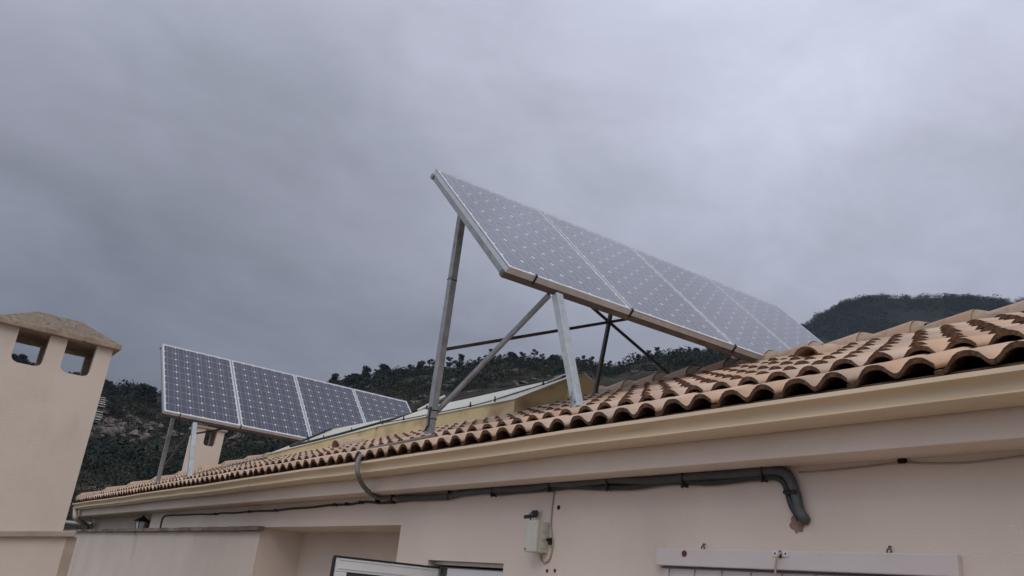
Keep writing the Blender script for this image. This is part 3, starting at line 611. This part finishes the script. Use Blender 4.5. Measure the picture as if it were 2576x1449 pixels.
def array(label, o3, yaw, tilt, legs, braces):
    yaw, tilt = R_(yaw), R_(tilt)
    L_ = Vector((math.cos(yaw), math.sin(yaw), 0)); D = Vector((math.sin(yaw)*math.cos(tilt), -math.cos(yaw)*math.cos(tilt), -math.sin(tilt))); Nn = L_.cross(-D)
    T = thing('solar_array', label, 'solar panels', o3); base = Vector(o3)
    mw = Matrix.Identity(4)
    for a in range(3): mw[a][0], mw[a][1], mw[a][2] = L_[a], -D[a], Nn[a]
    for i in range(4):
        p = inst('solar_panel', panel_me, T, mw @ Matrix.Translation((i*1.0+.003, -.0, random.uniform(-.001, .001))))
        for cx_ in range(6):
            for cy_ in range(10):
                inst('solar_cell', cell_me, p, Matrix.Translation((PW/2+(cx_-2.5)*.1575, -PH/2+(cy_-4.5)*.1587, -.0009)))
    W = lambda x, y, z: mw @ Vector((x, y, z))      # array space -> thing space
    def beam(name, a, c, w, h, mt, up): b_ = MB(); b_.beam(a, c, w, h, up); return b_.build(name, mt, T, bevel=.003)
    dz = -FD-.0215
    beam('lower_beam', W(-.01, -PH+.022, dz), W(4.01, -PH+.022, dz), .042, .04, 'steel_brown', Nn)
    beam('upper_beam', W(-.01, -.022, dz), W(4.01, -.022, dz), .042, .04, 'galv', Nn)
    for x in (.022, 1.0, 2.0, 3.0, 3.978): beam('cross_beam', W(x, -.045, dz), W(x, -PH+.045, dz), .04, .038, 'galv', Nn)
    for x in (.21, 1.0, 2.0, 3.0):
        b_ = MB(); b_.box(x-.005, x+.005, -PH-.004, -PH+.018, .0015, .008); b_.box(x-.006, x+.006, -PH-.006, -PH-.0005, -.055, .006); o = b_.build('clamp', 'black', T); o.matrix_local = mw
    for nm, a, c, w, h, mt in legs: beam(nm, Vector(a)-base, Vector(c)-base, w, h, mt, (0, 1, 0))
    for nm, a, c, w, h, mt in braces: beam(nm, Vector(a)-base, Vector(c)-base, w, h, mt, (0, 1, 0) if abs(a[1]-c[1]) < .5 else (1, 0, 0))
    return T, base, W
def roofz(Y): return 1.09+.404*(Y-3.132) if Y < 5 else 1.845-.404*(Y-5)
def ptz(x, o3, tilt, d=.09): return o3[2]-(x-o3[0])*math.tan(R_(tilt))-d/math.cos(R_(tilt))
oM = (-4.910, 2.634, 2.998)
TM, bM, WM = array('large near solar array of four panels on galvanised legs above the roof tiles', oM, 87.5, 44.15,
    [('rear_leg', (-4.915, 2.885, 1.00), (-4.845, 2.885, 2.86), .052, .052, 'galv'), ('front_leg', (-3.475, 2.985, 1.04), (-3.745, 2.985, 1.79), .052, .052, 'galv_light'),
     ('rear_leg', (-4.93, 6.1, roofz(6.1)), (-4.83, 6.1, 2.86), .046, .046, 'galv'), ('front_leg', (-3.50, 6.15, roofz(6.1)), (-3.70, 6.15, 1.77), .052, .052, 'galv'),
     ('middle_strut', (-4.95, 4.42, roofz(4.42)), (-4.95, 4.64, 2.90), .03, .03, 'steel_dark')],
    [('diagonal_brace', (-4.985, 2.925, 1.14), (-3.78, 2.95, 1.79), .034, .022, 'galv'), ('diagonal_brace', (-4.95, 6.12, 1.55), (-3.76, 6.15, 1.77), .034, .022, 'galv'),
     ('long_brace', (-4.93, 2.93, 1.635), (-4.95, 5.95, 2.875), .025, .012, 'steel_dark'), ('long_brace', (-4.96, 2.93, 2.90), (-4.98, 6.05, 1.76), .028, .012, 'steel_dark')])
def tie(name, T, base, c, r, mt='black', n_=4, axis=(0, 0, 1)):
    b_ = MB(); c = Vector(c)-base; pts = [c+Vector((sx*r, sy*r, .004*k)) for k, (sx, sy) in enumerate([(1, -1), (1, 1), (-1, 1), (-1, -1), (1, -1)])]; b_.tube(pts, .0045, 5); return b_.build(name, mt, T)
tie('wire_tie', TM, bM, (-4.873, 2.885, 2.14), .026)
tie('wire_tie', TM, bM, (-4.910, 2.885, 1.17), .027); tie('wire_tie', TM, bM, (-4.913, 2.885, 1.11), .027)
b_ = MB(); b_.tube([Vector(p)-bM for p in ((-4.885, 2.855, 1.19), (-4.89, 2.852, 1.12), (-4.88, 2.85, 1.06), (-4.90, 2.84, 1.02))], .008, 6); b_.build('wire_tie', 'black', TM)
b_ = MB(); c = Vector((-3.475, 2.985, 1.045))-bM; b_.box(c.x-.05, c.x+.05, c.y-.05, c.y+.05, c.z-.03, c.z-.018); b_.box(c.x-.036, c.x-.026, c.y-.032, c.y+.03, c.z-.018, c.z+.09)
b_.tube([c+Vector((-.03, -.033, .06)), c+Vector((-.03, -.045, .06))], .008, 6); b_.tube([c+Vector((.0, -.028, .03)), c+Vector((0, -.042, .03))], .008, 6); b_.build('foot_bracket', 'galv', TM)
oL = (-12.136, 2.554, 2.925)
TL, bL, WL = array('smaller distant solar array of four dark panels at the far end of the roof', oL, 88.5, 43.1,
    [('rear_leg', (-12.02, 2.92, 1.00), (-12.03, 2.92, 2.72), .05, .05, 'galv'), ('front_leg', (-10.60, 2.93, 1.0), (-10.93, 2.93, 1.72), .052, .052, 'galv_light'),
     ('rear_leg', (-12.15, 6.1, roofz(6.1)), (-12.0, 6.1, 2.72), .05, .05, 'galv'), ('front_leg', (-10.75, 6.15, roofz(6.1)), (-10.92, 6.15, 1.72), .052, .052, 'galv')],
    [('diagonal_brace', (-12.10, 2.95, 1.20), (-10.98, 2.96, 1.72), .034, .022, 'steel_dark'),
     ('long_brace', (-12.08, 2.96, 1.64), (-12.1, 5.95, 2.77), .025, .012, 'steel_dark'), ('long_brace', (-12.11, 2.96, 2.74), (-12.13, 6.05, 1.72), .028, .012, 'steel_dark')])

# ------------------------------------------------------------------ thermal collectors
def collector(label, F0, F1, B1, B0, hood=None, seed=0):
    """F0,F1 front-left/right top corners, B0,B1 back ones"""
    F0, F1, B1, B0 = map(Vector, (F0, F1, B1, B0)); c = thing('solar_collector', label, 'solar collector', (F0+F1+B0+B1)/4); O = Matrix.Translation(-c.location)
    low = lambda p: Vector((p.x, p.y, roofz(min(p.y, 4.98))-.03))
    mb = MB(); top = [F0, F1, B1, B0]; bot = [low(p) for p in top]; mb.hexa(bot+top, 0); o = mb.build('casing', 'yellow', c); o.matrix_local = O
    u = (F1-F0); w = (B0-F0); nn = u.cross(w).normalized()
    def P(a, b_, h=0): q0 = F0.lerp(F1, a); q1 = B0.lerp(B1, a); return q0.lerp(q1, b_)+nn*h
    mb = MB(); mb.hexa([P(-.006, -.012, .002), P(1.006, -.012, .002), P(1.008, 1.02, .002), P(-.008, 1.02, .002), P(-.006, -.012, .008), P(1.006, -.012, .008), P(1.008, 1.02, .012), P(-.008, 1.02, .012)]); o = mb.build('cover_sheet', 'sheet', c, bevel=.002); o.matrix_local = O
    return c, O, P
cA, OA, PA = collector('cream sheet collector box nearest the camera, behind the tall rear post', at(948, 1073.5, 3.9), at(1295, 1004.5, 3.9), at(1450, 944, 4.56), at(1094, 1022, 4.55))
cB, OB, PB = collector('cream sheet collector box further along the ridge, with a thick black cord across it', at(674, 1143, 3.72), at(945, 1075.5, 3.88), at(1056, 1039.5, 4.42), at(832, 1082.5, 4.62))
def cord(P, O, c, pts, r, mt='black', name='cord'):
    b_ = MB(); b_.tube(bez([P(a, v, h) for a, v, h in pts], 5), r, 6); o = b_.build(name, mt, c, smooth=True); o.matrix_local = O; return o
cord(PA, OA, cA, [(0, .97, .025), (.3, .95, .022), (.5, .97, .022), (.8, .95, .022), (.97, .93, .022)], .009)
cord(PA, OA, cA, [(-.02, .12, .018), (.3, .03, .018), (.6, .02, .018), (.78, .05, .018), (.9, .4, .018), (.98, .85, .02)], .005)
cord(PA, OA, cA, [(.82, .12, .02), (.86, .35, .02), (.9, .52, .02)], .007, 'white'); cord(PA, OA, cA, [(.93, .72, .02), (.95, .95, .03), (.97, 1.02, .03)], .008, 'white')
cord(PA, OA, cA, [(-.01, .72, .02), (.02, .92, .05), (.05, 1.12, .08)], .014, 'white', 'white_strip')
cord(PB, OB, cB, [(.15, .14, .02), (.3, .12, .02), (.5, .12, .02), (.7, .16, .022), (.86, .34, .024), (.95, .6, .024), (1.0, .85, .024)], .013)
cord(PB, OB, cB, [(.15, .14, .02), (.10, .42, .024), (.06, .75, .024), (.04, .97, .024)], .014)
def clips(P, O, c, lst):
    for a, v in lst:
        b_ = MB(); p = P(a, v, .012); b_.tube([p, p+Vector((0, 0, .045))], [.010, .005], 5); b_.tube([p+Vector((-.015, 0, .012)), p+Vector((.018, 0, .012))], .005, 5); o = b_.build('clip', 'black', c); o.matrix_local = O
clips(PA, OA, cA, [(.22, .03), (.48, .02), (.72, .02), (.86, .06), (.94, .62), (.05, .75), (.02, .06)])
clips(PB, OB, cB, [(.33, .16), (.48, .16), (.72, .20), (.88, .42), (.12, .45), (.07, .8)])
# end flap of the near collector, folding over the ridge, brighter light painted in
mb = MB(); F = [Vector(p) for p in ((-5.34, 4.50, 1.862), (-5.34, 4.62, 1.925), (-5.34, 4.765, 1.860), (-5.34, 4.80, 1.78), (-5.34, 4.45, 1.63))]
Bk = [p+Vector((-2.2, 0, 0)) for p in F]; mb.add(F+Bk, [(0, 1, 2, 3, 4), (9, 8, 7, 6, 5)]+[(i, (i+1) % 5, (i+1) % 5+5, i+5) for i in range(5)])
o = mb.build('end_flap', 'yellow_lit', cA); o.matrix_local = OA
mb = MB(); mb.beam((-5.333, 4.62, 1.928), (-5.333, 4.768, 1.860), .012, .006, (1, 0, 0)); o = mb.build('edge_trim', 'white', cA); o.matrix_local = OA
mb = MB(); mb.hexa([(-5.62, 4.52, 1.905), (-5.33, 4.52, 1.905), (-5.33, 4.635, 1.93), (-5.62, 4.635, 1.93), (-5.62, 4.52, 1.912), (-5.33, 4.52, 1.912), (-5.33, 4.635, 1.938), (-5.62, 4.635, 1.938)]); o = mb.build('ridge_flashing', 'galv', cA); o.matrix_local = OA

# ------------------------------------------------------------------ cables and wall fittings
def run(name, label, cat, pts, r, mt, n=6, sides=8, sm=True, ribs=0):
    p = bez(pts, n); b_ = MB()
    if ribs:
        q = [p[0]]
        for i in range(1, len(p)):
            k = max(1, int((p[i]-p[i-1]).length/(ribs))); q += [p[i-1].lerp(p[i], (j+1)/k) for j in range(k)]
        b_.tube(q, [r*(1.0 if i % 2 else .88) for i in range(len(q))], sides)
    else: b_.tube(p, r, sides)
    o = b_.build(name, mt, smooth=sm); return tag(o, label, cat)
w = WY-.018
cp = [at(1094, 1096, 2.80), at(1044, 1107, 2.76), at(990, 1118, 2.74), at(956, 1124, 2.71), at(933, 1130, 2.66), at(912, 1142, 2.55), at(901, 1158, 2.425), at(898.5, 1178, 2.405), at(902, 1196, 2.42), at(914, 1222, 2.50), at(938, 1245, 2.62), at(962, 1252.5, 2.71), at(1002, 1255, w), at(1060, 1251.5, w)]
con1 = run('electrical_conduit', 'sun-faded grey flexible conduit looping from the roof over the gutter to the wall', 'conduit', cp, .0165, 'conduit_roof', 8, 10, ribs=.006)
wall_pts = [(1004, 1253), (1060, 1252), (1090, 1250), (1130, 1248), (1165, 1240), (1250, 1232), (1330, 1228), (1394, 1217), (1440, 1217), (1540, 1207), (1620, 1209), (1700, 1203), (1760, 1197), (1850, 1192), (1930, 1184), (1957, 1184), (1975, 1190), (1988, 1205), (1996, 1226), (2003, 1250), (2010, 1280), (2022, 1303)]
c2_ = run('electrical_conduit', 'thick dark grey conduit along the top of the wall, bending down into the plaster', 'conduit', [at(x, y, w-.004) for x, y in wall_pts]+[at(2027, 1309, WY+.01)], .0205, 'conduit', 5, 10, ribs=.006)
c3_ = run('electrical_conduit', 'second dark conduit on the wall, below and hugging the thick one', 'conduit', [at(x, y, w+.002) for x, y in [(1250, 1241), (1300, 1236), (1394, 1228), (1440, 1224), (1520, 1226), (1600, 1224), (1690, 1212), (1790, 1213), (1880, 1203), (1935, 1199), (1960, 1203), (1976, 1220), (1984, 1245), (1994, 1275), (2012, 1305)]], .0135, 'conduit_dark', 5, 8)
c4_ = run('black_cable', 'thin black cable running under the eaves to a drop beside the lantern', 'cable', [at(x, y, WY-.010) for x, y in [(1130, 1254), (1090, 1256), (1050, 1257), (1010, 1260), (960, 1265), (920, 1262), (880, 1268), (830, 1270), (780, 1276), (730, 1279), (690, 1284), (650, 1285), (620, 1287), (590, 1290), (560, 1290), (536, 1293), (500, 1293), (460, 1295), (425, 1296), (413, 1298.5), (408, 1306), (404, 1322), (402, 1332)]], .0085, 'black', 4, 6)
def strap(parent, x, y, h=.06, mt='black'):
    p = at(x, y, WY-.002); b_ = MB(); b_.box(p.x-.003, p.x+.003, WY-.0435, WY-.001, p.z-h/2, p.z+h/2); b_.box(p.x-.004, p.x+.004, WY-.040, WY-.032, p.z-h/2-.006, p.z-h/2+.004); o = b_.build('cable_tie', 'conduit_dark', parent); return o
for x, y, h in ((1140, 1245, .05), (1250, 1236, .06), (1394, 1222, .065), (1540, 1216, .07), (1730, 1206, .07), (1930, 1190, .07)): strap(c2_, x, y, h)
for x, y in ((957, 1256), (996, 1257)): strap(con1, x, y, .055)
for x, y in ((548, 1293), (635, 1287), (880, 1268), (915, 1264), (850, 1270), (700, 1284)): strap(c4_, x, y, .02)
p = at(2000, 1240, w); b_ = MB(); b_.tube([p+Vector((-.035, -.018, .002)), p+Vector((.02, -.02, .0))], .009, 6); b_.build('cable_tie', 'black', c2_)
run('painted_cable', 'thin wall-coloured cable running right from the dark conduit under the soffit', 'cable', [at(x, y, WY-.004) for x, y in [(2010, 1188), (2060, 1185), (2104, 1181), (2180, 1173), (2270, 1163), (2330, 1165), (2420, 1164), (2500, 1156), (2576, 1146), (2650, 1136)]], .0035, 'cable_w', 4, 5)
o = MB(); p = at(2273, 1160, WY); o.tube([(p.x-.013, WY-.008, p.z), (p.x+.013, WY-.008, p.z)], .009, 8); tag(o.build('cable_plug', 'dark'), 'small dark plug on the thin cable under the soffit at right', 'plug')
run('painted_cable', 'thin pale cable dropping from the dark conduit past the junction box and looping below it', 'cable', [at(x, y, WY-.006) for x, y in [(1396, 1228), (1392, 1250), (1388, 1285), (1386, 1320), (1389, 1350), (1391, 1362), (1388, 1385), (1384, 1402), (1377, 1412), (1369, 1415), (1362, 1408), (1360, 1395)]], .0038, 'cable_w', 5, 6)
o = MB(); p = at(1388, 1359, WY); o.tube([(p.x-.022, WY-.012, p.z+.002), (p.x+.012, WY-.012, p.z)], [.007, .013], 8); o.tube([(p.x+.006, WY-.014, p.z), (p.x+.010, WY-.016, p.z-.022)], .009, 6); tag(o.build('cable_clip', 'dark'), 'black cable clip on the wall just right of the junction box', 'clip')

# junction box
jb = thing('junction_box', 'grey-green plastic junction box on the wall with round knockouts on its side', 'junction box', (-3.40, WY, .23)); bx0, bx1, bz0, bz1, dp = -3.446, -3.358, .229, .382, .085
O = Matrix.Translation((3.40, -WY, -.23))
mb = MB(); mb.box(bx0, bx1, WY-dp+.02, WY-.0005, bz0, bz1); o = mb.build('body', 'box', jb, bevel=.006); o.matrix_local = O
mb = MB(); mb.box(bx0-.002, bx1+.002, WY-dp-.001, WY-dp+.0195, bz0-.002, bz1+.002); o = mb.build('lid', 'box', jb, bevel=.006); o.matrix_local = O
for z in (.345, .306, .262):
    mb = MB(); mb.tube([(bx1, WY-.036, z), (bx1+.003, WY-.036, z)], .0165, 16); mb.tube([(bx1+.003, WY-.036, z), (bx1+.0045, WY-.036, z)], .0115, 14); o = mb.build('knockout', 'box', jb); o.matrix_local = O
for x, z in ((bx0+.010, bz1-.010), (bx1-.010, bz1-.010), (bx0+.008, bz0+.012), (bx1-.010, bz0+.010)):
    mb = MB(); mb.tube([(x, WY-dp-.001, z), (x, WY-dp-.003, z)], .005, 8); o = mb.build('screw', 'dark' if z < .3 and x < -3.42 else 'box', jb); o.matrix_local = O
sn = thing('outdoor_sensor', 'small black sensor with a stub aerial standing on top of the junction box', 'sensor', (-3.5, 2.70, .40)); O = Matrix.Translation((3.5, -2.70, -.40))
mb = MB(); a, c = at(1318, 1300, 2.66), at(1352, 1296.5, 2.72); mb.beam(a, c, .022, .018); o = mb.build('body', 'black', sn, bevel=.003); o.matrix_local = O
mb = MB(); a, c = at(1338, 1289, 2.71), at(1354, 1288, 2.735); mb.beam(a, c, .03, .020); o = mb.build('aerial_block', 'black', sn, bevel=.003); o.matrix_local = O
mb = MB(); mb.tube(bez([at(1333, 1297, 2.69), at(1333, 1292, 2.69), at(1339, 1288, 2.71)], 4), .003, 5); mb.tube([at(1334, 1299, 2.69), at(1335, 1308, 2.69)], .004, 5); mb.tube([at(1352, 1289, 2.73), at(1352, 1297, 2.73)], .005, 5); o = mb.build('wire', 'black', sn); o.matrix_local = O
for x, y, lb in ((1377, 1435.5, 'left'), (1396.5, 1435, 'right')):
    p = at(x, y, WY); b_ = MB(); b_.tube([(p.x, WY, p.z), (p.x, WY-.004, p.z)], .0085, 12); b_.tube([(p.x, WY-.004, p.z), (p.x, WY-.0045, p.z)], .004, 8, 1)
    tag(b_.build('wall_plug', ['red', 'dark']), f'small red wall plug below the junction box, {lb} one of the pair', 'wall plug')

# white board with hooks
bd = thing('wall_rack', 'white board fixed on the wall with a wire rod and small hooks beneath', 'rack', (-1.95, WY, .19)); O = Matrix.Translation((1.95, -WY, -.19))
mb = MB(); mb.box(-2.59, -1.312, WY-.030, WY-.0005, .193, .262); o = mb.build('board', 'board', bd, bevel=.004); o.matrix_local = O
mb = MB(); mb.box(-2.565, -1.33, WY-.010, WY-.0005, -.35, .1925); o = mb.build('backing_panel', 'board', bd, bevel=.003); o.matrix_local = O
mb = MB(); mb.tube([(-2.56, WY-.028, .184), (-1.34, WY-.028, .184)], .0022, 6); mb.tube([(-2.56, WY-.016, .1885), (-1.34, WY-.016, .1885)], .002, 6); o = mb.build('wire_rod', 'steel_dark', bd); o.matrix_local = O
for i in range(9):
    x = -2.51+i*.139; mb = MB(); mb.tube([(x-.006, WY-.028, .186), (x, WY-.030, .168), (x+.006, WY-.028, .186)], .0016, 5); mb.tube([(x, WY-.030, .170), (x-.002, WY-.03, .12)], .0016, 5); o = mb.build('hook', 'steel_dark', bd); o.matrix_local = O
mb = MB(); mb.tube([(-2.428, WY-.030, .243), (-2.428, WY-.0335, .243)], .0125, 18); o = mb.build('button', 'maroon', bd); o.matrix_local = O
mb = MB(); mb.box(-1.992, -1.922, WY-.034, WY-.0302, .240, .262); o = mb.build('bracket', 'white', bd, bevel=.001); o.matrix_local = O
mb = MB(); mb.tube([(-1.980, WY-.034, .251), (-1.980, WY-.0355, .251)], .0035, 8); mb.tube([(-1.934, WY-.034, .251), (-1.934, WY-.0355, .251)], .0035, 8); mb.box(-1.962, -1.951, WY-.0365, WY-.0342, .236, .2615); o = mb.build('screw', 'dark', bd); o.matrix_local = O
mb = MB(); mb.tube(bez([(-1.951, WY-.037, .256), (-1.956, WY-.05, .24), (-1.964, WY-.052, .21), (-1.970, WY-.050, .16), (-1.973, WY-.050, .05)], 5), .0042, 6); o = mb.build('cord', 'cable_w', bd); o.matrix_local = O
for x, z, lb in ((-2.344, .262, 'wire hook screwed in the wall above the white board, near the red-brown button'), (-1.542, .262, 'wire hook screwed in the wall above the right half of the white board')):
    b_ = MB(); b_.tube([(x, WY+.001, z+.022), (x, WY-.012, z+.022), (x, WY-.014, z+.012)], .003, 6); b_.tube([Vector((x+.008*math.sin(a), WY-.014, z+.006+.009*math.cos(a))) for a in [6.283*i/10 for i in range(11)]], .0026, 5); tag(b_.build('wall_hook', 'steel_dark'), lb, 'hook')

# wall lantern
ln = thing('wall_lantern', 'small black wall lantern with pale glass under the eaves, behind the parapet', 'lamp', tuple(at(353, 1330, 2.82))); lc = at(358, 1312, 2.785); s = .112
def ring4(c, r, z, n_=6, ph=.3): return [(c.x+math.cos(ph+6.283*i/n_)*r, c.y+math.sin(ph+6.283*i/n_)*r, z) for i in range(n_)]
O = Matrix.Translation(-ln.location); zt = lc.z+.0
mb = MB(); rr = [ring4(lc, s*1.0, zt), ring4(lc, s*.58, zt+s*.30), ring4(lc, s*.16, zt+s*.56), ring4(lc, s*.10, zt+s*.60)]; b0 = []
for q in rr: b0 += q
mb.add(b0, [(k*6+i, k*6+(i+1) % 6, (k+1)*6+(i+1) % 6, (k+1)*6+i) for k in range(3) for i in range(6)]+[(5, 4, 3, 2, 1, 0)]); mb.tube([(lc.x, lc.y, zt+s*.58), (lc.x, lc.y, zt+s*.66), (lc.x, lc.y, zt+s*.74)], [s*.07, s*.14, s*.04], 8)
o = mb.build('hood', 'lantern', ln); o.matrix_local = O
mb = MB(); a, c = ring4(lc, s*.68, zt-.002), ring4(lc, s*.42, zt-s*1.5); mb.add(a+c, [(i, (i+1) % 6, (i+1) % 6+6, i+6) for i in range(6)]); o = mb.build('glass', 'white', ln); o.matrix_local = O
mb = MB()
for i in range(6): mb.tube([Vector(a[i])*1.0, Vector(c[i])], s*.055, 5)
mb.tube([(lc.x, lc.y, zt-s*1.5), (lc.x, lc.y, zt-s*1.7)], s*.45, 6); mb.tube([(lc.x, lc.y, zt-s*1.6), (lc.x, 2.875, zt-s*1.6)], s*.1, 6); o = mb.build('cage', 'lantern', ln); o.matrix_local = O

# aerial behind the big chimney, pipe at the far wall
an = thing('aerial', 'television aerial with thin pale rods sticking out from behind the big chimney', 'aerial', (-9, 1.2, -1.9)); O = Matrix.Translation((9, -1.2, 1.9))
mb = MB(); mb.tube([(-9, 1.2, -1.9), (-9, 1.2, 1.56)], .016, 8); o = mb.build('mast', 'galv', an); o.matrix_local = O
for y, x in ((1001, 266), (1006, 265.5), (1011.5, 265), (1017, 265), (1023, 264), (1037, 259), (1043, 258), (1049, 256), (1056, 253)):
    p = atX(x, y, -9.0); mb = MB(); mb.tube([(-9, 1.15, p.z+.0), (-9, p.y, p.z)], .0035, 5); o = mb.build('rod', 'white', an); o.matrix_local = O
mb = MB(); mb.tube([at(120, 1309, 2.95), at(214, 1317, 2.88)], .03, 10); tag(mb.build('waste_pipe', 'pipe', smooth=True), 'pale horizontal pipe meeting the downpipe at the far corner of the house', 'pipe')

# ------------------------------------------------------------------ haze: one closed box of thin air
HZ = bpy.data.materials.new('haze'); HZ.use_nodes = True; n, l = HZ.node_tree.nodes, HZ.node_tree.links
for q in list(n):
    if q.type != 'OUTPUT_MATERIAL': n.remove(q)
pv = N(n, 'ShaderNodeVolumePrincipled'); pv.inputs['Color'].default_value = (.66, .78, 1, 1); pv.inputs['Density'].default_value = HAZE
l.new(pv.outputs[0], [q for q in n if q.type == 'OUTPUT_MATERIAL'][0].inputs['Volume']); M['haze'] = HZ
mb = MB(); mb.box(-1600, 700, -400, 1600, -8.5, 420); tag(mb.build('haze', 'haze'), kind='stuff')
